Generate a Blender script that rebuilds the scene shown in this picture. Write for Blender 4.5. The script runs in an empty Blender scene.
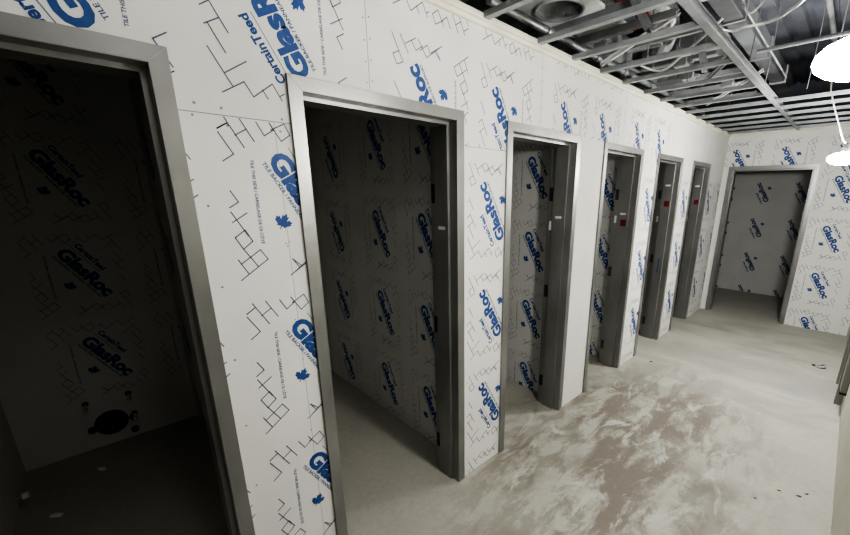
import bpy, bmesh, math, random
from mathutils import Vector, Matrix
random.seed(7)
C = bpy.context.scene.collection
H = 2.18; HC = 2.615; YB = 6.7956; W = 1.72
DOORS = [(-.524, .3156), (.6386, 1.481), (1.8228, 2.6345), (3.0031, 3.7712), (4.1439, 4.908), (5.3061, 6.0558)]
BX0, BX1 = .0694, 1.0684
FACE = .05

# ------------------------------------------------------------------ materials
def mat(name, col, rough=.6, metal=0., var=.0, scale=8., bump=0., emit=None, stretch=None, spec=.4):
    m = bpy.data.materials.new(name); m.use_nodes = True
    nt = m.node_tree; b = nt.nodes['Principled BSDF']
    b.inputs['Base Color'].default_value = (*col, 1); b.inputs['Roughness'].default_value = rough
    b.inputs['Metallic'].default_value = metal; b.inputs['Specular IOR Level'].default_value = spec
    if emit:
        b.inputs['Emission Color'].default_value = (*emit[0], 1); b.inputs['Emission Strength'].default_value = emit[1]
    if var or bump:
        tc = nt.nodes.new('ShaderNodeTexCoord'); mp = nt.nodes.new('ShaderNodeMapping')
        nt.links.new(tc.outputs['Object'], mp.inputs['Vector'])
        if stretch: mp.inputs['Scale'].default_value = stretch
        n = nt.nodes.new('ShaderNodeTexNoise'); n.inputs['Scale'].default_value = scale; n.inputs['Detail'].default_value = 6
        nt.links.new(mp.outputs['Vector'], n.inputs['Vector'])
        if var:
            r = nt.nodes.new('ShaderNodeValToRGB')
            r.color_ramp.elements[0].position = .3; r.color_ramp.elements[1].position = .7
            r.color_ramp.elements[0].color = (*[c * (1 - var) for c in col], 1)
            r.color_ramp.elements[1].color = (*[min(1, c * (1 + var)) for c in col], 1)
            nt.links.new(n.outputs['Fac'], r.inputs['Fac']); nt.links.new(r.outputs['Color'], b.inputs['Base Color'])
        if bump:
            bp = nt.nodes.new('ShaderNodeBump'); bp.inputs['Strength'].default_value = bump; bp.inputs['Distance'].default_value = .01
            nt.links.new(n.outputs['Fac'], bp.inputs['Height']); nt.links.new(bp.outputs['Normal'], b.inputs['Normal'])
    return m

BOARD = mat('tile_backer_board', (.66, .662, .632), .75, var=.035, scale=3., bump=.03)
BLUE = mat('print_blue', (.024, .070, .225), .6, var=.15, scale=60.)
LINE = mat('print_line', (.105, .11, .18), .7)
TINY = mat('print_small', (.07, .10, .20), .7)
SEAM = mat('board_joint', (.23, .22, .20), .9)
SCREW = mat('screw_head', (.28, .27, .25), .5, .5)
PRINT = [BOARD, BLUE, LINE, TINY, SEAM, SCREW]
FAINT = mat('print_line_faint', (.24, .245, .30), .7)
BOARD2 = mat('room_board_shaded', (.56, .562, .54), .78, var=.05, scale=3.)  # same board as the corridor, darkened to put room shade into the colour
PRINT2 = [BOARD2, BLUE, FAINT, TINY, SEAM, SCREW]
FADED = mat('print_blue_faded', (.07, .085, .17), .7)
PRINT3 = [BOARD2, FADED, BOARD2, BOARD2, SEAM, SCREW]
STEEL = mat('frame_steel', (.275, .277, .27), .36, .68, var=.16, scale=5., bump=.05, stretch=(1, 1, .5))
POCKET = mat('paler_pocket', (.05, .05, .05), .6)  # paler on the farther frames so the pockets stand out less
DARKSTEEL = mat('dark_pocket', (.02, .02, .02), .6)
GALV = mat('galvanised_steel', (.31, .325, .33), .42, .5, var=.18, scale=7.)
GALV2 = mat('dull_galvanised', (.34, .35, .36), .5, .2, var=.35, scale=4.)
PLATE = mat('bright_sheet', (.60, .61, .61), .5, .15, var=.25, scale=6.)
DARKDUCT = mat('dark_duct_metal', (.15, .155, .165), .45, .3, var=.3, scale=3.)
DUCT = mat('duct_metal', (.36, .37, .38), .42, .25, var=.3, scale=3.)
DECK = mat('roof_deck', (.20, .21, .245), .7, .2, var=.3, scale=2.)
CREAM = mat('cream_trim', (.66, .64, .54), .55, var=.08, scale=6.)
BEIGE = mat('beige_wall', (.60, .58, .50), .8, var=.06, scale=4.)
CORD = mat('grey_cord', (.5, .5, .48), .5)
WHITEP = mat('white_plastic', (.8, .8, .78), .4)
RED = mat('red_sticker', (.13, .014, .018), .5)
REDPIPE = mat('red_pipe', (.20, .02, .02), .45, var=.2)
BLACK = mat('black_rubber', (.008, .008, .008), .6)
CHROME = mat('chrome', (.8, .8, .8), .15, 1.)
CABLE = mat('metal_clad_cable', (.62, .62, .60), .4, .4, var=.15, scale=80.)
LAMPGLOW = mat('lamp_glow', (1, .97, .9), .5, emit=((1, .985, .955), 235.))
LAMPGLOW2 = mat('lamp_glow_far', (1, .97, .9), .5, emit=((1, .985, .955), 430.))
ABSORBER = mat('bounce_absorber', (.06, .06, .06), .8)  # near black for unseen surfaces, so little light bounces back
FLEX = mat('flexible_duct_foil', (.45, .46, .47), .35, .6, var=.3, scale=20., bump=.5)

def floor_mat():
    m = bpy.data.materials.new('concrete_floor'); m.use_nodes = True
    nt = m.node_tree; b = nt.nodes['Principled BSDF']; b.inputs['Roughness'].default_value = .7
    N = nt.nodes.new; L = nt.links.new
    tc = N('ShaderNodeTexCoord')
    def noise(scale, detail=6, rough=.6, dist=0., rz=0., sc=(1, 1, 1), loc=(0, 0, 0)):
        mp = N('ShaderNodeMapping'); mp.inputs['Rotation'].default_value = (0, 0, rz); mp.inputs['Scale'].default_value = sc
        mp.inputs['Location'].default_value = loc
        L(tc.outputs['Object'], mp.inputs['Vector']); n = N('ShaderNodeTexNoise')
        n.inputs['Scale'].default_value = scale; n.inputs['Detail'].default_value = detail
        n.inputs['Roughness'].default_value = rough; n.inputs['Distortion'].default_value = dist
        L(mp.outputs['Vector'], n.inputs['Vector']); return n.outputs['Fac']
    def ramp(f, p0, p1, c0=(0, 0, 0), c1=(1, 1, 1)):
        r = N('ShaderNodeValToRGB'); e = r.color_ramp.elements
        e[0].position, e[1].position = p0, p1; e[0].color = (*c0, 1); e[1].color = (*c1, 1)
        L(f, r.inputs['Fac']); return r.outputs['Color']
    def mix(fac, a, c, mode='MIX'):
        x = N('ShaderNodeMix'); x.data_type = 'RGBA'; x.blend_type = mode
        if isinstance(fac, float): x.inputs[0].default_value = fac
        else: L(fac, x.inputs[0])
        for s, v in ((6, a), (7, c)):
            if isinstance(v, tuple): x.inputs[s].default_value = (*v, 1)
            else: L(v, x.inputs[s])
        return x.outputs[2]
    def mul(a, c):
        x = N('ShaderNodeMath'); x.operation = 'MULTIPLY'; L(a, x.inputs[0]); L(c, x.inputs[1]); return x.outputs[0]
    base = ramp(noise(2.2), .3, .72, (.32, .314, .272), (.41, .402, .35))
    base = mix(ramp(noise(45., 3), .35, .7), base, (.37, .362, .318), 'MIX')
    # soft disc where the worn, muddy patches lie
    def blob(cx, cy, rx, ry):
        mp = N('ShaderNodeMapping'); mp.vector_type = 'TEXTURE'
        mp.inputs['Location'].default_value = (cx, cy, 0); mp.inputs['Scale'].default_value = (rx, ry, 1)
        L(tc.outputs['Object'], mp.inputs['Vector']); g = N('ShaderNodeTexGradient'); g.gradient_type = 'SPHERICAL'
        L(mp.outputs['Vector'], g.inputs['Vector']); return ramp(g.outputs['Fac'], .0, .45)
    zone = blob(.55, 2.65, 1.0, 1.75)
    big = ramp(noise(1.7, 3, .5, .2, .1, (1., .6, 1), (4, 2, 0)), .36, .48)
    n1 = ramp(noise(5.2, 12, .66, .55, .15, (1., .36, 1)), .44, .53)
    n2 = ramp(noise(7.5, 12, .7, .4, -.1, (1., .40, 1), (3, 1, 0)), .48, .56)
    c = mix(mul(n2, zone), base, (.235, .230, .192))
    c = mix(mul(mul(n1, big), zone), c, (.185, .163, .138))
    n3 = ramp(noise(6.5, 12, .7, .8, .2, (1., .38, 1), (7, 2, 0)), .55, .62)
    c = mix(mul(n3, zone), c, (.425, .42, .38))
    fine = ramp(noise(28., 8, .75), .35, .65, (.93, .93, .93), (1.06, 1.06, 1.06))
    c = mix(1.0, c, fine, 'MULTIPLY')
    # thin darker bands across the far floor
    n4 = ramp(noise(1.9, 8, .6, .5, 0, (.7, 1.5, 1), (1, 5, 0)), .46, .68)
    c = mix(mul(n4, blob(.9, 4.9, 1.6, 2.2)), c, (.27, .27, .245))
    band = N('ShaderNodeMath'); band.operation = 'MULTIPLY'; band.inputs[1].default_value = .55; L(blob(1.0, 4.7, 1.5, .35), band.inputs[0])
    c = mix(band.outputs[0], c, (.26, .262, .24))
    sp = ramp(noise(9., 6, .7, .2, 0, (1, 1, 1), (2, 9, 0)), .66, .72)
    c = mix(sp, c, (.30, .28, .25))
    L(c, b.inputs['Base Color'])
    bp = N('ShaderNodeBump'); bp.inputs['Strength'].default_value = .12; bp.inputs['Distance'].default_value = .01
    L(noise(14., 8), bp.inputs['Height']); L(bp.outputs['Normal'], b.inputs['Normal'])
    return m
FLOOR = floor_mat()

# ------------------------------------------------------------------ mesh building
class MB:
    def __init__(s): s.v = []; s.f = []; s.m = []
    def add(s, vs, fs, mi=0):
        o = len(s.v); s.v += [tuple(v) for v in vs]; s.f += [tuple(i + o for i in f) for f in fs]; s.m += [mi] * len(fs); return s
    def box(s, a, b, mi=0):
        x0, y0, z0 = [min(a[i], b[i]) for i in range(3)]; x1, y1, z1 = [max(a[i], b[i]) for i in range(3)]
        return s.add([(x0, y0, z0), (x1, y0, z0), (x1, y1, z0), (x0, y1, z0), (x0, y0, z1), (x1, y0, z1), (x1, y1, z1), (x0, y1, z1)],
                     [(0, 3, 2, 1), (4, 5, 6, 7), (0, 1, 5, 4), (1, 2, 6, 5), (2, 3, 7, 6), (3, 0, 4, 7)], mi)
    def sweep(s, secs, mi=0, cap=True):
        n = len(secs[0]); o = len(s.v); vs = [p for sec in secs for p in sec]; fs = []
        for k in range(len(secs) - 1):
            for i in range(n):
                j = (i + 1) % n; fs.append((k * n + i, k * n + j, (k + 1) * n + j, (k + 1) * n + i))
        if cap: fs += [tuple(range(n))[::-1], tuple((len(secs) - 1) * n + i for i in range(n))]
        return s.add(vs, fs, mi)
    def tube(s, pts, r, n=10, mi=0, cap=True):
        pts = [Vector(p) for p in pts]; secs = []; ref = None
        for k, p in enumerate(pts):
            t = (pts[min(k + 1, len(pts) - 1)] - pts[max(k - 1, 0)]).normalized()
            if ref is None: ref = Vector((0, 0, 1)) if abs(t.z) < .9 else Vector((1, 0, 0))
            u = t.cross(ref).normalized(); w = u.cross(t).normalized(); ref = w
            rr = r[k] if isinstance(r, (list, tuple)) else r
            secs.append([p + u * rr * math.cos(2 * math.pi * i / n) + w * rr * math.sin(2 * math.pi * i / n) for i in range(n)])
        return s.sweep(secs, mi, cap)
    def build(s, name, mats, parent=None, org=None, smooth=False, bevel=0.):
        me = bpy.data.meshes.new(name)
        if org is None: org = parent.location if parent else (0, 0, 0)
        me.from_pydata([(v[0] - org[0], v[1] - org[1], v[2] - org[2]) for v in s.v], [], s.f)
        for m in (mats if isinstance(mats, list) else [mats]): me.materials.append(m)
        for p, mi in zip(me.polygons, s.m): p.material_index = mi; p.use_smooth = smooth
        bm = bmesh.new(); bm.from_mesh(me); 
        if not getattr(s, 'keep', False): bmesh.ops.recalc_face_normals(bm, faces=bm.faces)
        bm.to_mesh(me); bm.free()
        o = bpy.data.objects.new(name, me); C.objects.link(o)
        if parent: o.parent = parent
        else: o.location = org
        if bevel:
            b = o.modifiers.new('bevel', 'BEVEL'); b.width = bevel; b.segments = 2; b.limit_method = 'ANGLE'
        if smooth:
            for p in me.polygons: p.use_smooth = True
            e = o.modifiers.new('split', 'EDGE_SPLIT'); e.split_angle = math.radians(40)
        return o

def tag(o, label, cat=None, group=None, kind=None):
    o['label'] = label
    if cat: o['category'] = cat
    if group: o['group'] = group
    if kind: o['kind'] = kind
    return o
def thing(name, loc, label, cat, group=None, kind=None):
    o = bpy.data.objects.new(name, None); C.objects.link(o); o.location = loc; o.empty_display_size = .1
    return tag(o, label, cat, group, kind)

# ------------------------------------------------------------------ the print on the boards
def text2d(body, size, offset, width=None, cap=None):
    cu = bpy.data.curves.new('t', 'FONT'); cu.body = body; cu.size = size; cu.offset = offset; cu.fill_mode = 'FRONT'; cu.resolution_u = 3
    ob = bpy.data.objects.new('t', cu); C.objects.link(ob); bpy.context.view_layer.update()
    me = bpy.data.meshes.new_from_object(ob.evaluated_get(bpy.context.evaluated_depsgraph_get()))
    bpy.data.objects.remove(ob); bpy.data.curves.remove(cu)
    v = [(p.co.x, p.co.y) for p in me.vertices]; f = [tuple(p.vertices) for p in me.polygons]; bpy.data.meshes.remove(me)
    x0 = min(p[0] for p in v); x1 = max(p[0] for p in v); y1 = max(p[1] for p in v)
    sx = width / (x1 - x0) if width else 1; sy = cap / y1 if cap else sx
    return [((p[0] - x0) * sx, p[1] * sy) for p in v], f
T_V, T_F, T_M = [], [], []                                         # one repeat of the print, measured from its maple leaf
def t_add(v, f, mi):
    o = len(T_V); T_V.extend(v); T_F.extend([tuple(i + o for i in q) for q in f]); T_M.extend([mi] * len(f))
A = math.radians(-60.5); DV = (math.cos(A), math.sin(A)); NV = (-math.sin(A), math.cos(A)); S0 = (-.029, .216)
def on_logo(v, du, dn): return [(S0[0] + DV[0] * (x + du) + NV[0] * (y + dn), S0[1] + DV[1] * (x + du) + NV[1] * (y + dn)) for x, y in v]
v, f = text2d('GlasRoc', 1, .05, .365, .072); t_add(on_logo(v, 0, 0), f, 1)
v, f = text2d('CertainTeed', 1, .036, .205, .030); t_add(on_logo(v, .01, .10), f, 1)
v, f = text2d('TILE BACKER / PANNEAU DE SUPPORT', 1, .03, .35, .013); t_add(on_logo(v, .005, -.024), f, 3)
t_add(on_logo([(0, .084), (.215, .084), (.215, .0865), (0, .0865)], 0, 0), [(0, 1, 2, 3)], 3)
v, f = text2d('TILE THIS SIDE / CARRELAGE DE CE CÔTÉ', 1, .025, .285, .0125); t_add([(-.083 + y, .209 - x) for x, y in v], f, 3)
leaf = [(0, .5), (.1, .3), (.2, .36), (.17, .06), (.32, .2), (.36, .12), (.5, .14), (.44, -.03), (.5, -.08), (.24, -.27), (.27, -.36), (.03, -.31), (.03, -.5)]
leaf = leaf + [(-x, y) for x, y in leaf[::-1] if x != 0]
ca, sa = math.cos(-.5), math.sin(-.5)
t_add([((x * ca - y * sa) * .062, (x * sa + y * ca) * .062) for x, y in leaf], [tuple(range(len(leaf)))[::-1]], 1)
LF = (.574, 1.681)
G1 = [[(.433, 2.014), (.479, 1.927)], [(.438, 1.997), (.410, 1.979)], [(.457, 1.963), (.492, 1.985)], [(.477, 2.014), (.512, 1.949)],
      [(.438, 1.997), (.410, 1.979)], [(.410, 1.968), (.445, 1.904), (.412, 1.881)],
      [(.525, 2.010), (.546, 1.970), (.578, 1.992), (.566, 2.013)], [(.566, 2.013), (.599, 1.957), (.630, 1.980), (.615, 2.016), (.569, 1.991)],
      [(.419, 1.787), (.438, 1.751), (.410, 1.733)], [(.411, 1.719), (.453, 1.636)], [(.458, 1.714), (.411, 1.684)],
      [(.445, 1.657), (.412, 1.633), (.432, 1.592), (.464, 1.617), (.445, 1.657)], [(.432, 1.592), (.470, 1.526)],
      [(.411, 1.484), (.505, 1.549), (.484, 1.585), (.418, 1.541)], [(.411, 1.556), (.437, 1.503)],
      [(.577, 1.479), (.646, 1.523)], [(.590, 1.539), (.612, 1.504)]]
G1 = [[(a - LF[0], b - LF[1]) for a, b in pl] for pl in G1]
G1 += [[(.273, -.19), (.223, -.091)], [(.223, -.091), (.255, -.076), (.272, -.113), (.241, -.129)], [(.232, -.193), (.195, -.131)],
       [(.208, -.164), (.153, -.197)], [(.175, -.183), (.153, -.15), (.115, -.176)], [(.139, -.196), (.095, -.135), (.02, -.19)],
       [(.045, -.17), (.016, -.141)], [(.131, -.155), (.09, -.186), (.076, -.159)], [(.273, -.009), (.242, .047)],
       [(.263, .075), (.223, .149)], [(.284, .14), (.244, .115)], [(.275, .136), (.238, .207)], [(.285, .20), (.231, .301)], [(.247, .264), (.183, .22)],
       [(.262, .322), (.197, .281), (.174, .322), (.111, .272), (.085, .32)], [(.144, .296), (.13, .321)], [(.091, .307), (.075, .297)], [(.288, .093), (.263, .075)]]
LW = .0019
for pl in G1:
    for (a, b), (c, d) in zip(pl, pl[1:]):
        q = Vector((c - a, d - b)).normalized() * LW; n = Vector((-q.y, q.x))
        t_add([(a - q.x - n.x, b - q.y - n.y), (c + q.x - n.x, d + q.y - n.y), (c + q.x + n.x, d + q.y + n.y), (a - q.x + n.x, b - q.y + n.y)], [(0, 1, 2, 3)], 2)
TB = (min(p[0] for p in T_V), max(p[0] for p in T_V), min(p[1] for p in T_V), max(p[1] for p in T_V))

def stamp(mb, to3d, rect, leaf_at, flip=False, eps=.0008):
    """print one repeat onto a flat board face, cut off at the board's edges"""
    s = -1 if flip else 1; u0, u1, w0, w1 = rect
    pts = [(leaf_at[0] + s * x, leaf_at[1] + s * y) for x, y in T_V]
    xs = [p[0] for p in pts]; ys = [p[1] for p in pts]
    if max(xs) < u0 or min(xs) > u1 or max(ys) < w0 or min(ys) > w1: return
    bm = bmesh.new(); vs = [bm.verts.new((x, y, 0)) for x, y in pts]
    for fc, mi in zip(T_F, T_M):
        try: q = bm.faces.new([vs[i] for i in fc]); q.material_index = mi
        except ValueError: pass
    for co, no in (((u0, 0, 0), (-1, 0, 0)), ((u1, 0, 0), (1, 0, 0)), ((0, w0, 0), (0, -1, 0)), ((0, w1, 0), (0, 1, 0))):
        bmesh.ops.bisect_plane(bm, geom=bm.verts[:] + bm.edges[:] + bm.faces[:], plane_co=co, plane_no=no, clear_outer=True)
    bm.verts.index_update()
    o = len(mb.v); mb.v += [to3d(p.co.x, p.co.y, eps) for p in bm.verts]
    for q in bm.faces: mb.f.append(tuple(o + p.index for p in q.verts)); mb.m.append(q.material_index)
    bm.free()
def strip(mb, to3d, u0, w0, u1, w1, mi, eps=.0006):
    mb.add([to3d(u0, w0, eps), to3d(u1, w0, eps), to3d(u1, w1, eps), to3d(u0, w1, eps)], [(0, 1, 2, 3)], mi)
def dot(mb, to3d, u, w, r=.0045, mi=5, eps=.0007):
    mb.add([to3d(u + r * math.cos(k * math.pi / 4), w + r * math.sin(k * math.pi / 4), eps) for k in range(8)], [tuple(range(8))], mi)
def crop(r, s): 
    q = (max(r[0], s[0]), min(r[1], s[1]), max(r[2], s[2]), min(r[3], s[3]))
    return q if q[0] < q[1] - .001 and q[2] < q[3] - .001 else None

# ------------------------------------------------------------------ floor
mb = MB(); mb.box((-2.35, -2.3, -.1), (2.6, 8.8, 0))
tag(mb.build('floor', FLOOR), 'dusty grey concrete floor with brown worn patches', 'floor', kind='structure')

# ------------------------------------------------------------------ left wall with six door openings
mb = MB(); G = .0005
piers = []; y = -2.2
for a, b in DOORS: piers.append((y, a)); y = b
piers.append((y, YB))
rects = [(a, b, 0, H) for a, b in piers] + [(-2.2, YB, H, HC)]
for a, b, c, d in rects: mb.box((-.2, a + (G if a > -2 else 0), c), (0, b - (G if b < YB else 0), d))
L3 = lambda u, w, e: (e, u, w)
SEG34 = (2.6345, 3.0031, 0, H)
up_l = [(.16, 2.42), (.703, 2.41)]
up_r = [(1.355, 2.232), (1.884, 2.236), (2.549, 2.268), (3.08, 2.273), (3.72, 2.291), (4.245, 2.29)]
up_x = [(4.91, 2.915), (5.44, 2.915), (6.08, 2.915), (6.61, 2.915)]
up_l += [(a, b + .61) for a, b in up_l]; up_r += [(a, b + .615) for a, b in up_r] + up_x
for r in rects:
    q = crop(r, (-.21, .965, 2.02, HC))
    if q:
        for l in up_l: stamp(mb, L3, q, l, True)
    q = crop(r, (-.3, .965, 0, 2.02))
    if q:
        for yy in (.04, .574):
            for j in range(-1, 5): stamp(mb, L3, q, (yy, 1.681 - .62 * j))
    if r == SEG34: continue
    q = crop(r, (.965, YB, 2.02, HC))
    if q:
        for l in up_r: stamp(mb, L3, q, l, True)
    q = crop(r, (.965, 6.75, 0, 2.02))
    if q:
        for yy in (1.27, 1.8, 2.46, 3.5, 4.12, 4.65, 5.24, 5.77, 6.32, 6.85):
            for j in range(-1, 4): stamp(mb, L3, q, (yy, 1.747 - .615 * j), True)
for r in rects:
    q = crop(r, (.582, .5834, 0, 2.018))
    if q: strip(mb, L3, q[0], q[2], q[1], q[3], 4, .0004)
    q = crop(r, (-2.2, 2.63, 2.018, 2.0205))
    if q: strip(mb, L3, q[0], q[2], q[1], q[3], 4)
    for ys_ in (.965, 2.14, 3.32, 4.5, 5.68):
        q = crop(r, (ys_ - .0012, ys_ + .0012, 2.02, HC))
        if q: strip(mb, L3, q[0], q[2], q[1], q[3], 4)
        for k in range(9):
            for dy in (-.012, .013):
                zz = 2.06 + k * .075 + (.01 if dy > 0 else 0)
                if zz < HC - .04 and r[0] < ys_ < r[1] and r[2] < zz - .01: dot(mb, L3, ys_ + dy, zz, .0035)
for i, (a, b) in enumerate(piers[1:]):
    for k in range(8):
        zz = .12 + k * .27
        dot(mb, L3, a + .035, zz, .004)
        if i == 2 or i == 1: dot(mb, L3, b - .02, zz + .06, .004)
        if i == 2: dot(mb, L3, (a + b) / 2 + .02, zz + .1, .004)
for yy, zz in ((.45, 2.36), (.62, 2.33), (.30, 2.30), (.36, 2.045), (.43, 2.04), (.44, 1.99), (.60, 1.99), (.61, 2.03)): dot(mb, L3, yy, zz, .0045)
for yy, zz in ((.573, 1.60), (.578, 1.59), (.585, 1.605), (.572, 1.30), (.582, 1.17), (.59, 1.15), (.583, 1.13), (.571, .86), (.58, .80)): dot(mb, L3, yy, zz, .003)
tag(mb.build('wall_left', PRINT), 'long white tile backer wall with blue printing and six door openings', 'wall', kind='structure')

# ------------------------------------------------------------------ end wall with its opening
mb = MB(); E3 = lambda u, w, e: (u, YB - e, w)
er = [(0, BX0, 0, H), (BX1, 2.0, 0, H), (0, 2.0, H, HC)]
for a, b, c, d in er: mb.box((a, YB, c), (b, YB + .2, d))
for r in er[1:]:
    q = crop(r, (0, 2, 0, 2.06))
    if q and r[0] > .5:
        for j in range(-1, 4): stamp(mb, E3, q, (1.255, 1.79 - .623 * j)); 
        for j in range(-1, 4): stamp(mb, E3, q, (1.80, 1.79 - .623 * j))
    q = crop(r, (0, 2, 2.06, HC))
    if q:
        for xx in (.27, .828, 1.40): stamp(mb, E3, q, (xx, 2.314), True); stamp(mb, E3, q, (xx, 2.93), True)
for k in range(8): dot(mb, E3, BX1 + .03, .1 + .28 * k, .004)
tag(mb.build('wall_back', PRINT), 'white printed board wall at the far end with one opening', 'wall', kind='structure')
mb = MB(); mb.box((-.0, YB - .004, 0), (.003, YB, 2.6))

# ------------------------------------------------------------------ right wall, near wall, rooms
mb = MB(); mb.box((W, -2.2, 0), (W + .12, 4.42, HC)); mb.box((W, 4.98, 0), (W + .12, YB, HC)); mb.box((W, 4.42, H), (W + .12, 4.98, HC))
tag(mb.build('wall_right', BEIGE), 'beige wall seen edge-on along the right side', 'wall', kind='structure')
mb = MB(); mb.box((2.4, 3.9, 0), (2.5, 5.6, 2.6))
tag(mb.build('wall_right_closet', BEIGE), 'plain wall behind the opening on the right', 'wall', kind='structure')
mb = MB(); mb.box((-2.3, -2.32, 0), (W + .12, -2.2, 3.6))  # unseen closing wall, coloured dark to cut bounced light
tag(mb.build('wall_front', ABSORBER), 'unseen wall behind the viewer, darkened to cut bounced light', 'wall', kind='structure')
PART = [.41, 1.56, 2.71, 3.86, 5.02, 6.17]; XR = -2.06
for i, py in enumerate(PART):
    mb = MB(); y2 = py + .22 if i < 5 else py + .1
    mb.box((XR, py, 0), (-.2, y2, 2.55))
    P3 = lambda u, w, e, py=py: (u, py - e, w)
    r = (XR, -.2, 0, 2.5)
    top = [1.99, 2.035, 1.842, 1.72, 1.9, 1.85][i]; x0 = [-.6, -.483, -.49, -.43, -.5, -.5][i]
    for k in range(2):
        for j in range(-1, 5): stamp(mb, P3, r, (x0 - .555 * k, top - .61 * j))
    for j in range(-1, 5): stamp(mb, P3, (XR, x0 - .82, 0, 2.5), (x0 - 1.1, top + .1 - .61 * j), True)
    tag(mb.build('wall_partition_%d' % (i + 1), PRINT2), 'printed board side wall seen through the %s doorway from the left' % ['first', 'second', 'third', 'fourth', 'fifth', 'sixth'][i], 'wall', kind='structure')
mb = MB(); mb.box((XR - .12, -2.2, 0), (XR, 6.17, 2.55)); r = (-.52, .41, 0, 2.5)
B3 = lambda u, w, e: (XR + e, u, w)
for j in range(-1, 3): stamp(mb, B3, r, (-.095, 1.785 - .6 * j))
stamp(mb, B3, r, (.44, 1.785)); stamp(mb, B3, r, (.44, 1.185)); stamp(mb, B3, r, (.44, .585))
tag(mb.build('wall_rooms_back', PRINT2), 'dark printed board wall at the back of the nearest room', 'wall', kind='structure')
mb = MB(); mb.box((XR, -.74, 0), (-.2, -.52, 2.55))
tag(mb.build('wall_room_left', BOARD), 'dark side wall at the left of the nearest room', 'wall', kind='structure')
mb = MB(); mb.box((XR - .12, -2.2, 2.5), (-.2, 6.27, 2.56))  # unseen slab added to keep overhead light out of the side rooms
tag(mb.build('ceiling_rooms_added', ABSORBER), 'unseen dark ceiling added over the side rooms to keep light out', 'ceiling', kind='structure')
# room beyond the end wall
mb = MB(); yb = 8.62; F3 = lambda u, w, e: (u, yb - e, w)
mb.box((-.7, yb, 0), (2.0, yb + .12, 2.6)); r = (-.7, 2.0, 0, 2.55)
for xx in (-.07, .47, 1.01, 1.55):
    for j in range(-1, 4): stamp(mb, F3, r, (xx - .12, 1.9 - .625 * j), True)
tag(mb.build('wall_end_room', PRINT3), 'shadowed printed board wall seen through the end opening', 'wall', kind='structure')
mb = MB(); mb.box((-.82, YB + .2, 0), (-.7, yb, 2.6)); mb.box((2.0, YB, 0), (2.12, yb, 2.6)); mb.box((-.82, YB, 0), (0, YB + .2, HC))
tag(mb.build('wall_end_room_sides', BOARD), 'side walls of the room beyond the end opening', 'wall', kind='structure')
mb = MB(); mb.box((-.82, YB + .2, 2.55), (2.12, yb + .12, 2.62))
tag(mb.build('ceiling_end_room', ABSORBER), 'dark ceiling of the room beyond the end opening', 'ceiling', kind='structure')

# edge trim along the top of the walls
mb = MB()
mb.sweep([[(0, y_, 2.580), (.014, y_, 2.584), (.018, y_, 2.600), (.028, y_, 2.604), (.031, y_, 2.615), (.028, y_, 2.63), (-.1, y_, 2.63), (-.1, y_, HC), (0, y_, HC)] for y_ in (-2.2, YB - .001)])
tag(mb.build('trim_1', CREAM), 'cream ledge trim running along the top of the left wall', 'trim', kind='structure')
mb = MB(); mb.box((.034, YB - .02, 2.592), (W, YB, 2.63))
tag(mb.build('trim_2', CREAM), 'pale ledge trim along the top of the far wall', 'trim', kind='structure')

# ------------------------------------------------------------------ steel door frames
PROF = [(.05, .012), (.002, .012), (0, .010), (0, -.046), (-.016, -.046), (-.016, -.152), (0, -.152), (0, -.205), (.05, -.205)]
def door_frame(name, org, to3, u0, u1, label, zt=H, depth=1.):
    """u0,u1 outer edges along the wall; to3(u, d, z): d positive towards the corridor"""
    t = thing(name, org, label, 'door frame', kind='structure')
    a0, a1, z = u0 + FACE, u1 - FACE, zt - FACE
    def sec(side, atop):
        out = []
        for a, d in PROF:
            u = a0 - a if side == 0 else a1 + a
            out.append(to3(u, d, (z + a) if atop else 0))
        return out
    for s in (0, 1):
        m = MB(); m.sweep([sec(s, False), sec(s, True)]); m.build('jamb', STEEL, t, bevel=.0007)
    m = MB(); m.sweep([sec(0, True), sec(1, True)]); m.build('head', STEEL, t, bevel=.0007)
    return t
LM = lambda u, d, z: (d, u, z)
names = ['steel door frame nearest the viewer on the left, opening onto a dark room',
         'steel door frame second from the left, shadowed printed wall inside',
         'steel door frame third from the left, beside the blank white wall strip',
         'steel door frame fourth from the left with red sticker on its jamb',
         'steel door frame fifth from the left, narrow with dark pen streak on jamb',
         'steel door frame sixth from the left, narrowest beside the far corner']
LAB = {1: (1.60, None, None), 2: (1.612, None, 1.545), 3: (1.60, 1.515, 1.545), 4: (1.885, 1.68, 1.50), 5: (1.895, 1.685, 1.46)}
for i, (a, b) in enumerate(DOORS):
    t = door_frame('door_%d' % (i + 1), (0, (a + b) / 2, 0), LM, a, b, names[i])
    j = b - FACE - .016                                            # face of the stop on the right jamb
    for zz in (1.78, 1.02, .22):
        m = MB(); m.box((-.196, b - FACE - .003, zz - .05), (-.165, b - FACE + .004, zz + .05)); m.build('hinge_pocket', DARKSTEEL if i < 3 else POCKET, t)
    if i in LAB:
        zl, zr, zv = LAB[i]
        m = MB(); m.box((-.125, j - .0015, zl - .009), (-.070, j + .001, zl + .009)); o = m.build('maker_label', WHITEP, t); o['label'] = 'small white plate'
        if zr:
            m = MB(); m.box((-.115, j - .001, zr - .032), (-.062, j + .001, zr + .032)); o = m.build('sticker', RED, t); o['label'] = 'dark red square sticker'
        if zv:
            m = MB(); m.box((-.186, b - FACE - .003, zv - .035), (-.165, b - FACE + .001, zv + .035)); o = m.build('strike_plate', WHITEP, t); o['label'] = 'small pale upright plate'
    if i == 4:
        m = MB(); m.box((-.10, j - .001, .86), (-.085, j + .001, 1.03)); o = m.build('pen_streak', TINY, t); o['label'] = 'dark blue streak'
BM_ = lambda u, d, z: (u, YB - d, z)
door_frame('door_7', ((BX0 + BX1) / 2, YB, 0), BM_, BX0, BX1, 'wide steel frame of the opening in the far end wall')
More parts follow.
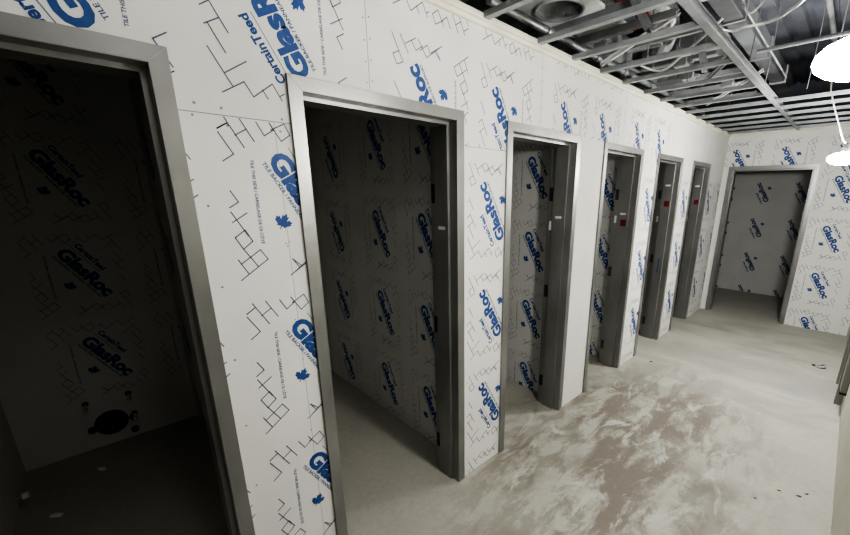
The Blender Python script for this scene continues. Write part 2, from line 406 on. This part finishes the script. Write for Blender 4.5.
RM = lambda u, d, z: (W - d * 1.0 - (.038 if d > 0 else 0), u, z)
door_frame('door_8', (W, 4.89, 0), RM, 4.42, 4.98, 'dark steel frame edge on the right wall at the photo edge')

# ------------------------------------------------------------------ ceiling: deck and framing
mb = MB(); zd = 3.55; prof = []
x = -2.4
while x < 2.5:
    prof += [(x, zd), (x + .10, zd), (x + .115, zd + .04), (x + .165, zd + .04)]; x += .18
prof = prof + [(x, zd + .1), (-2.4, zd + .1)]
mb.sweep([[(px, yy, pz) for px, pz in prof] for yy in (-2.3, 8.8)])
tag(mb.build('ceiling', DECK), 'dark ribbed metal roof deck above the open ceiling framing', 'ceiling', kind='structure')
mb = MB(); mb.box((1.84, -2.3, HC), (1.95, 8.8, 3.6)); mb.box((-2.4, 8.7, 2.7), (1.95, 8.8, 3.6)); mb.box((-2.45, -2.3, 2.56), (-2.35, 8.8, 3.6))
tag(mb.build('wall_plenum', DECK), 'dark walls closing the space above the ceiling', 'wall', kind='structure')

def channel(mb, p0, p1, up, side, w, h, t=.0016, lip=.008, mi=0):
    """open C-shaped stud from p0 to p1; bottom flange points to +side"""
    p0, p1, up, side = Vector(p0), Vector(p1), Vector(up), Vector(side)
    pr = [(0, 0), (w, 0), (w, lip), (w - t, lip), (w - t, t), (t, t), (t, h - t), (w - t, h - t), (w - t, h - lip), (w, h - lip), (w, h), (0, h)]
    mb.sweep([[p + side * a + up * b for a, b in pr] for p in (p0, p1)], mi)
JY = [.02, .42, .81, 1.21, 1.61, 2.055, 2.425, 2.80, 3.17, 3.585, 3.96, 4.33, 4.70, 5.08, 5.46, 5.85, 6.24, 6.6]
ORD = ['first', 'second', 'third', 'fourth', 'fifth', 'sixth', 'seventh', 'eighth', 'ninth', 'tenth', 'eleventh', 'twelfth', 'thirteenth', 'fourteenth', 'fifteenth', 'sixteenth', 'seventeenth', 'eighteenth']
nj = len(JY)
for i, y in enumerate(JY):
    m = MB(); x1 = .757 if y < 4.6 else W
    channel(m, (.032, y - .018, 2.607), (x1, y - .018, 2.607), (0, 0, 1), (0, 1, 0), .036, .028, lip=.006)
    k = nj - 1 - i
    lab = 'grey steel ceiling joist, %s one forward from the far end wall' % ORD[k]
    tag(m.build('ceiling_joist', GALV), lab, 'ceiling joist', 'steel ceiling joists along the left wall')
m = MB(); channel(m, (.760, -2.2, 2.602), (.760, YB, 2.602), (0, 0, 1), (1, 0, 0), .034, .05)
tag(m.build('ceiling_runner', GALV), 'long steel runner channel crossing the ends of the joists', 'ceiling runner')

# ------------------------------------------------------------------ above the ceiling framing
def solo(m, name, mt, label, cat, group=None, **k): return tag(m.build(name, mt, **k), label, cat, group)
UY = [1.85, 2.50, 2.72, 3.05, 3.42, 3.86, 4.28, 4.75, 5.3, 5.9]
for i, y in enumerate(UY):
    m = MB(); channel(m, (-1.2, y, 2.93), (.46 if i % 3 else .40, y, 2.93), (0, 0, 1), (0, 1, 0), .034, .05)
    solo(m, 'upper_stud', GALV2, 'dull steel stud lying above the joists, %s of the upper row from the near end' % ORD[i], 'steel stud', 'upper steel studs')
# long duct beside the runner, cross ducts
def duct(name, a, b, label, mt=DUCT, axis=1, seams=4):
    t = thing(name, tuple((a[i] + b[i]) / 2 for i in range(3)), label, 'duct')
    m = MB(); m.box(a, b); m.build('body', mt, t, bevel=.006)
    for k in range(seams):
        c = a[axis] + (b[axis] - a[axis]) * (k + .5) / seams
        p, q = [v - .012 for v in a], [v + .012 for v in b]; p[axis], q[axis] = c - .015, c + .015
        f = MB(); f.box(p, q); f.build('flange', GALV2, t)
    return t
duct('rectangular_duct', (.50, 2.1, 3.06), (.63, 6.6, 3.22), 'long dark grey rectangular duct running beside the runner channel', DARKDUCT)
duct('cross_duct', (.70, 3.30, 3.10), (1.8, 3.44, 3.24), 'dark grey duct crossing above the hanging cable at upper right', DARKDUCT, axis=0, seams=3)
duct('boxed_duct', (-.40, 4.45, 3.05), (.30, 4.85, 3.3), 'wide grey duct crossing above the joists in the far half', axis=0, seams=3)
duct('boxed_duct', (-1.2, 1.2, 3.12), (.3, 1.7, 3.4), 'grey duct crossing above the joists nearest the viewer', axis=0, seams=3)
duct('square_duct', (-.9, 2.2, 3.08), (-.5, 6.4, 3.35), 'grey square duct running lengthwise deep above the left wall')
for i, (p0, p1) in enumerate((((-.05, 2.95, 2.69), (.35, 3.25, 3.0)), ((.42, 2.55, 2.70), (.20, 2.62, 3.05)), ((.44, 3.62, 2.70), (.34, 3.80, 2.90)), ((.32, 4.06, 2.70), (.46, 4.22, 2.90)), ((.15, 4.95, 2.70), (.55, 5.2, 3.0)))):
    m = MB(); d = (Vector(p1) - Vector(p0)).normalized(); sd = d.cross(Vector((0, 0, 1))).normalized(); uu = sd.cross(d)
    channel(m, p0, p1, uu, sd, .045, .03)
    solo(m, 'diagonal_brace', PLATE if i % 2 == 0 else GALV, 'bright slanted steel brace above the joists, %s in depth' % ORD[i], 'steel brace', 'slanted braces above the joists')
for i, (x, y, z, a, b) in enumerate(((-.15, 3.1, 2.98, .16, .12), (.30, 4.02, 2.99, .18, .10), (-.05, 3.62, 2.985, .14, .08), (.62, 3.0, 2.98, .10, .09))):
    m = MB(); m.sweep([[(x - a, yy, z + .05), (x - a, yy, z), (x + a, yy, z), (x + a, yy, z + .05), (x + a - .004, yy, z + .05), (x + a - .004, yy, z + .004), (x - a + .004, yy, z + .004), (x - a + .004, yy, z + .05)] for yy in (y - b, y + b)])
    solo(m, 'sheet_bracket', PLATE, 'bright folded sheet metal bracket, ' + ['between the near joists by the silver conduit', 'in the middle of the row near the runner', 'mid row near the left wall', 'beside the near part of the runner'][i], 'metal bracket')
# plate with round collar
t = thing('vent_collar', (.016, 2.262, 2.85), 'grey plate with a round dark opening above the first joists', 'vent')
cx, cy, r, zz = .016, 2.262, .135, 2.85
m = MB(); n = 32; hw = .19
def sq(a):
    c, s = math.cos(a), math.sin(a); k = hw / max(abs(c), abs(s)); return cx + c * k, cy + s * k
vs = []; fs = []
for i in range(n):
    a = 2 * math.pi * i / n; vs += [(cx + r * math.cos(a), cy + r * math.sin(a), zz), (*sq(a), zz), (cx + r * math.cos(a), cy + r * math.sin(a), zz + .02), (*sq(a), zz + .02)]
for i in range(n):
    j = (i + 1) % n; fs += [(4*i, 4*i+1, 4*j+1, 4*j), (4*i+2, 4*j+2, 4*j+3, 4*i+3), (4*i+1, 4*i+3, 4*j+3, 4*j+1), (4*i, 4*j, 4*j+2, 4*i+2)]
m.add(vs, fs); m.build('plate', PLATE, t)
m = MB(); ring = []
for rr, z0 in ((r, zz - .02), (r + .012, zz - .02), (r + .012, zz + .12), (r, zz + .12)): ring.append((rr, z0))
m.sweep([[(cx + rr * math.cos(2*math.pi*i/n), cy + rr * math.sin(2*math.pi*i/n), z0) for rr, z0 in ring] for i in range(n + 1)], cap=False); m.build('collar', GALV2, t)
m = MB(); m.sweep([[(cx + (r-.002) * math.cos(2*math.pi*i/n), cy + (r-.002) * math.sin(2*math.pi*i/n), z0) for i in range(n)] for z0 in (zz + .09, zz + .11)]); m.build('damper', DARKSTEEL, t)
m = MB(); m.tube([(cx - r + .01, cy, zz + .06), (cx + r - .01, cy, zz + .06)], .008); m.build('damper_rod', GALV, t)
# flexible duct
m = MB(); pts = []; rad = []
for k in range(90):
    s = k / 89; pts.append((-.12 + .25 * math.sin(s * 2.6) - .15 * s, 2.95 + 1.3 * s, 3.22 + .04 * math.sin(s * 4))); rad.append(.11 + .007 * (k % 2))
m.tube(pts, rad, 14); solo(m, 'flexible_duct', FLEX, 'ribbed silver flexible duct above the joists', 'flexible duct')
# pipes and conduits
def pipe(name, pts, r, mt, label, cat, group=None, couplings=()):
    t = thing(name, pts[0], label, cat, group)
    m = MB(); m.tube(pts, r, 12); m.build('tube', mt, t, smooth=True)
    for c in couplings:
        a, b = Vector(pts[0]), Vector(pts[-1]); d = (b - a).normalized(); p = a + (b - a) * c
        m = MB(); m.tube([p - d * .03, p + d * .03], r * 1.35, 12); m.build('coupling', GALV, t, smooth=True)
    return t
pipe('conduit_pipe', [(-.222, 1.9, 2.85), (-.222, 6.2, 2.85)], .024, GALV, 'bright silver conduit running lengthwise just above the left wall top', 'pipe', None, (.14, .3, .42, .6))
pipe('conduit_pipe', [(-.42, 1.6, 2.82), (-.42, 6.2, 2.82)], .016, GALV2, 'thin grey conduit beside the bright silver conduit', 'pipe', None, (.3, .7))
pipe('sprinkler_pipe', [(.13, 2.45, 3.04), (.13, 3.2, 3.04)], .035, REDPIPE, 'dark red sprinkler pipe above the first joists', 'pipe', None, (.5,))
pipe('sprinkler_pipe', [(-.35, 3.275, 3.03), (.3, 3.275, 3.03)], .03, REDPIPE, 'dark red branch pipe crossing above the joists', 'pipe', None, (.5,))
pipe('hanger_rod', [(.77, 3.1, 2.9), (.77, 5.1, 2.9)], .0075, GALV, 'thin pale rod running lengthwise right of the runner channel', 'rod')
pipe('conduit_pipe', [(1.02, 2.2, 3.32), (1.02, 6.5, 3.32)], .022, GALV, 'grey conduit overhead, left one of the pair above the lamp', 'pipe', None, (.4, .8))
pipe('conduit_pipe', [(1.22, 2.2, 3.32), (1.22, 6.5, 3.32)], .03, GALV, 'grey conduit overhead, right one of the pair above the lamp', 'pipe', None, (.5,))
pipe('conduit_pipe', [(.72, 3.95, 2.86), (1.8, 3.95, 2.86)], .014, GALV, 'grey conduit crossing behind the hanging cable', 'pipe')
for i, (x, y) in enumerate(((.26, 3.0), (.32, 3.7), (.72, 3.75), (.71, 4.5), (.3, 5.2), (1.0, 4.6), (1.4, 5.3), (-.3, 3.4))):
    m = MB(); m.tube([(x, y, 2.67), (x + .01, y + .02, 3.1), (x, y, 3.56)], .004, 6)
    solo(m, 'hanger_wire', GALV, 'thin hanger wire dropping from the roof deck, %s in depth' % ORD[i], 'wire', 'hanger wires')
def spline(P, n=8):
    P = [Vector(p) for p in P]; out = []
    for k in range(len(P) - 1):
        a, b, c, d = P[max(k - 1, 0)], P[k], P[k + 1], P[min(k + 2, len(P) - 1)]
        for i in range(n):
            t = i / n; out.append(.5 * (2*b + (c-a)*t + (2*a-5*b+4*c-d)*t*t + (3*b-a-3*c+d)*t**3))
    return out + [P[-1]]
m = MB(); m.tube(spline([(.60, 3.12, 2.84), (.703, 3.179, 2.80), (.784, 3.174, 2.80), (.883, 3.19, 2.80), (.959, 3.152, 2.80), (1.012, 3.082, 2.80), (1.09, 2.97, 2.81), (1.25, 2.75, 2.95)]), .0085, 8)
solo(m, 'metal_clad_cable', CABLE, 'pale metal clad cable sagging across the upper right ceiling', 'cable', smooth=True)
m = MB(); m.tube(spline([(.74, 3.12, 3.0), (.80, 3.14, 2.86), (.88, 3.18, 2.95), (.9, 3.2, 3.05)]), .006, 8)
solo(m, 'cable_loop', CABLE, 'thin looped cable hanging from the cross duct', 'cable', smooth=True)
m = MB(); m.tube(spline([(.02, 3.3, 2.8), (.2, 3.42, 2.72), (.42, 3.3, 2.78), (.6, 3.36, 2.95)]), .009, 8)
solo(m, 'cable_drop', CABLE, 'grey cable sagging between the joists near the runner', 'cable', smooth=True)
for i, (x, y, z, s) in enumerate(((.60, 2.62, 2.86, .06), (.25, 3.72, 2.80, .05), (.18, 4.15, 2.80, .05), (-.05, 2.95, 2.80, .05), (.40, 4.6, 2.78, .05))):
    t = thing('junction_box', (x, y, z), ['shiny steel junction box beside the near end of the runner channel', 'steel junction box between the middle joists', 'small steel junction box above the far joists near the left wall',
              'steel junction box above the near joists by the silver conduit', 'steel junction box above the farthest joists'][i], 'junction box')
    m = MB(); m.box((x - s, y - s, z), (x + s, y + s, z + .05)); m.build('box', GALV, t, bevel=.004)
    m = MB(); m.box((x - s * .9, y - s * .9, z - .004), (x + s * .9, y + s * .9, z)); m.build('cover', CHROME if i == 0 else GALV, t)
    m = MB(); m.tube([(x + s, y, z + .025), (x + s + .04, y, z + .025)], .014, 10); m.build('connector', GALV2, t)

# ------------------------------------------------------------------ hanging work lamps
def work_lamp(px, py, pz, label, cord, clabel):
    t = thing('work_lamp', (px, py, pz), label, 'lamp', 'temporary work lamps')
    r, n = .098 if py < 3 else .1, 24
    m = MB(); secs = []
    for k in range(9):
        th = math.pi * (k + .35) / 9.0; secs.append([(px + r * math.sin(th) * math.cos(2*math.pi*i/n), py + r * math.sin(th) * math.sin(2*math.pi*i/n), pz - .05 * math.cos(th)) for i in range(n)])
    m.sweep(secs); m.build('bulb', LAMPGLOW if py < 3 else LAMPGLOW2, t, smooth=True)
    m = MB(); m.tube([(px, py, pz + .045), (px, py, pz + .070), (px, py, pz + .115)], [.03, .024, .014], 12); m.build('socket', BLACK, t, smooth=True)
    m = MB(); m.tube(spline(cord), .0045, 8); tag(m.build('lamp_cord', CORD, smooth=True), clabel, 'cord', 'cords of the work lamps')
work_lamp(1.427, 1.5, 2.118, 'larger glaring work lamp hanging at the right edge, nearer of the two', [(1.409, 1.5, 2.236), (1.50, 1.5, 2.36), (1.55, 1.51, 2.60), (1.55, 1.5, 3.2)], 'white cord above the nearer glaring lamp')
work_lamp(1.345, 4.39, 2.07, 'smaller glaring work lamp hanging farther back before the end wall', [(1.345, 4.39, 2.184), (1.318, 4.37, 2.21), (1.27, 4.33, 2.33), (1.20, 4.26, 2.52), (1.176, 4.24, 2.66), (1.17, 4.24, 3.2)], 'white curved cord holding the farther lamp')

ld = bpy.data.lights.new('overhead_fill', 'POINT'); ld.energy = 16; ld.shadow_soft_size = .12; ld.color = (1, .98, .95)  # unseen light added overhead to brighten the nearest room's back wall
lo = bpy.data.objects.new('overhead_fill', ld); C.objects.link(lo); lo.location = (1.30, .35, 2.95)
# ------------------------------------------------------------------ plumbing rough-in in the nearest room
x = XR
t = thing('toilet_drain', (x, -.079, .165), 'black round drain opening with bolts on the dark room wall', 'drain pipe')
def disc(c, r, d, n=24): 
    m = MB(); m.tube([(c[0], c[1], c[2]), (c[0] + d, c[1], c[2])], r, n); return m
disc((x, -.079, .165), .075, .03).build('opening', BLACK, t, smooth=True)
disc((x, -.079, .165), .09, .008).build('flange', BLACK, t, smooth=True)
for yy, zz in ((-.182, .150), (.036, .16), (.03, .06)):
    o = disc((x, yy, zz), .022, .02, 14).build('bolt_sleeve', BLACK, t, smooth=True)
for lab, yy, zz in (('bare chrome bolt left above the black drain opening', -.182, .352), ('bare chrome bolt right above the black drain opening', .04, .35), ('bare chrome bolt tip just right of the black drain opening', .047, .185)):
    t = thing('mounting_bolt', (x, yy, zz), lab, 'bolt', 'bolts above the drain')
    disc((x, yy, zz), .017, .012, 12).build('nut', BLACK, t); disc((x, yy, zz), .009, .09, 10).build('rod', CHROME, t, smooth=True)
    o = MB(); o.tube([(x + .085, yy, zz), (x + .088, yy, zz), (x + .097, yy, zz), (x + .105, yy, zz), (x + .109, yy, zz)], [.006, .012, .015, .011, .004], 12); o.build('cap', CHROME, t, smooth=True)
t = thing('pipe_stub', (-1.549, -.52, .117), 'capped white pipe stub low on the side wall of the dark room', 'pipe')
m = MB(); m.tube([(-1.549, -.519, .117), (-1.549, -.47, .117)], .014, 12); m.build('tube', CHROME, t, smooth=True)
m = MB(); m.tube([(-1.549, -.475, .117), (-1.549, -.45, .117)], .018, 12); m.build('cap', WHITEP, t, smooth=True)

# ------------------------------------------------------------------ litter on the floor
t = thing('metal_clip', (1.536, 5.316, 0), 'small bent metal clip lying on the floor near the far right', 'metal clip')
m = MB(); m.tube(spline([(1.50, 5.30, .012), (1.53, 5.27, .012), (1.57, 5.29, .02), (1.57, 5.33, .03), (1.54, 5.35, .014)]), .010, 8); m.build('loop', GALV2, t, smooth=True)
m = MB(); m.box((1.47, 5.30, .001), (1.53, 5.33, .012)); m.build('tab', DARKSTEEL, t, bevel=.002)
def flake(name, x, y, s, a, label, mt, cat='debris', g='dark crumbs on the floor'):
    m = MB(); k = 9; vs = []
    rr = [s * random.uniform(.7, 1.15) for _ in range(k)]
    for z, f in ((.0005, 1), (.004, .75)):
        for i in range(k):
            th = 2 * math.pi * i / k; u, v = rr[i] * f * math.cos(th), rr[i] * f * .5 * math.sin(th)
            vs.append((x + u * math.cos(a) - v * math.sin(a), y + u * math.sin(a) + v * math.cos(a), z))
    m.sweep([vs[:k], vs[k:]]); return solo(m, name, mt, label, cat, g)
CRUMB = mat('dark_crumb', (.07, .06, .05), .8, var=.3, scale=40.)
flake('floor_crumb', 1.569, 2.83, .018, .4, 'dark crumb on the floor at lower right, larger lower one of the pair', CRUMB)
flake('floor_crumb', 1.60, 2.885, .013, .9, 'dark crumb on the floor at lower right, upper one of the pair', CRUMB)
flake('floor_crumb', 1.475, 2.80, .012, .2, 'dark crumb on the floor left of the crumb pair', CRUMB)
flake('floor_crumb', 1.38, 2.62, .009, .2, 'faint crumb on the floor farthest left of the crumb pair', CRUMB)
flake('floor_crumb', .20, 4.15, .020, .7, 'dark crumb on the floor before the fourth door frame', DARKSTEEL)
for x, y, s, a, l in ((-1.75, -.17, .035, .5, 'pale scrap on the dark room floor below the drain'), (-1.42, -.36, .04, .8, 'pale scrap on the dark room floor nearest the side wall')):
    flake('floor_scrap', x, y, s, a, l, WHITEP, 'scrap', 'pale scraps in the dark room')

# ------------------------------------------------------------------ grey box on the right wall
t = thing('wall_box', (W, 4.30, .62), 'grey metal box low on the right wall at the photo edge', 'metal box')
m = MB(); m.box((W - .042, 4.20, .205), (W, 4.40, 1.1)); m.build('body', STEEL, t, bevel=.002)
m = MB(); m.box((W - .044, 4.195, .188), (W, 4.40, .205)); m.build('shadow_gap', DARKSTEEL, t)  # dark strip standing in for the shadow gap under the box

# ------------------------------------------------------------------ camera, world
q = dict(cx=1.4812, cy=0.077, cz=1.7848, yaw=44.6339, pitch=-14.9733, roll=0.3632, f=373.9019, px=474.9701, py=293.2102)
ya, pi_, ro = (math.radians(q[k]) for k in ('yaw', 'pitch', 'roll'))
fw = Vector((-math.sin(ya) * math.cos(pi_), math.cos(ya) * math.cos(pi_), math.sin(pi_)))
rt = Vector((math.cos(ya), math.sin(ya), 0)); up = rt.cross(fw)
r2 = rt * math.cos(ro) + up * math.sin(ro); u2 = up * math.cos(ro) - rt * math.sin(ro)
cam = bpy.data.cameras.new('camera'); co = bpy.data.objects.new('camera', cam); C.objects.link(co)
M = Matrix((r2, u2, -fw)).transposed().to_4x4(); M.translation = Vector((q['cx'], q['cy'], q['cz'])); co.matrix_world = M
cam.sensor_width = 36; cam.lens = q['f'] * 36 / 850; cam.clip_start = .02
cam.shift_x = (425 - q['px']) / 850; cam.shift_y = (q['py'] - 267.5) / 850
bpy.context.scene.camera = co
w = bpy.data.worlds.new('world'); bpy.context.scene.world = w; w.use_nodes = True
w.node_tree.nodes['Background'].inputs['Color'].default_value = (.8, .85, 1, 1); w.node_tree.nodes['Background'].inputs['Strength'].default_value = .0
s = bpy.context.scene
s.view_settings.view_transform = 'AgX'; s.view_settings.look = 'AgX - High Contrast'; s.view_settings.exposure = 0.2
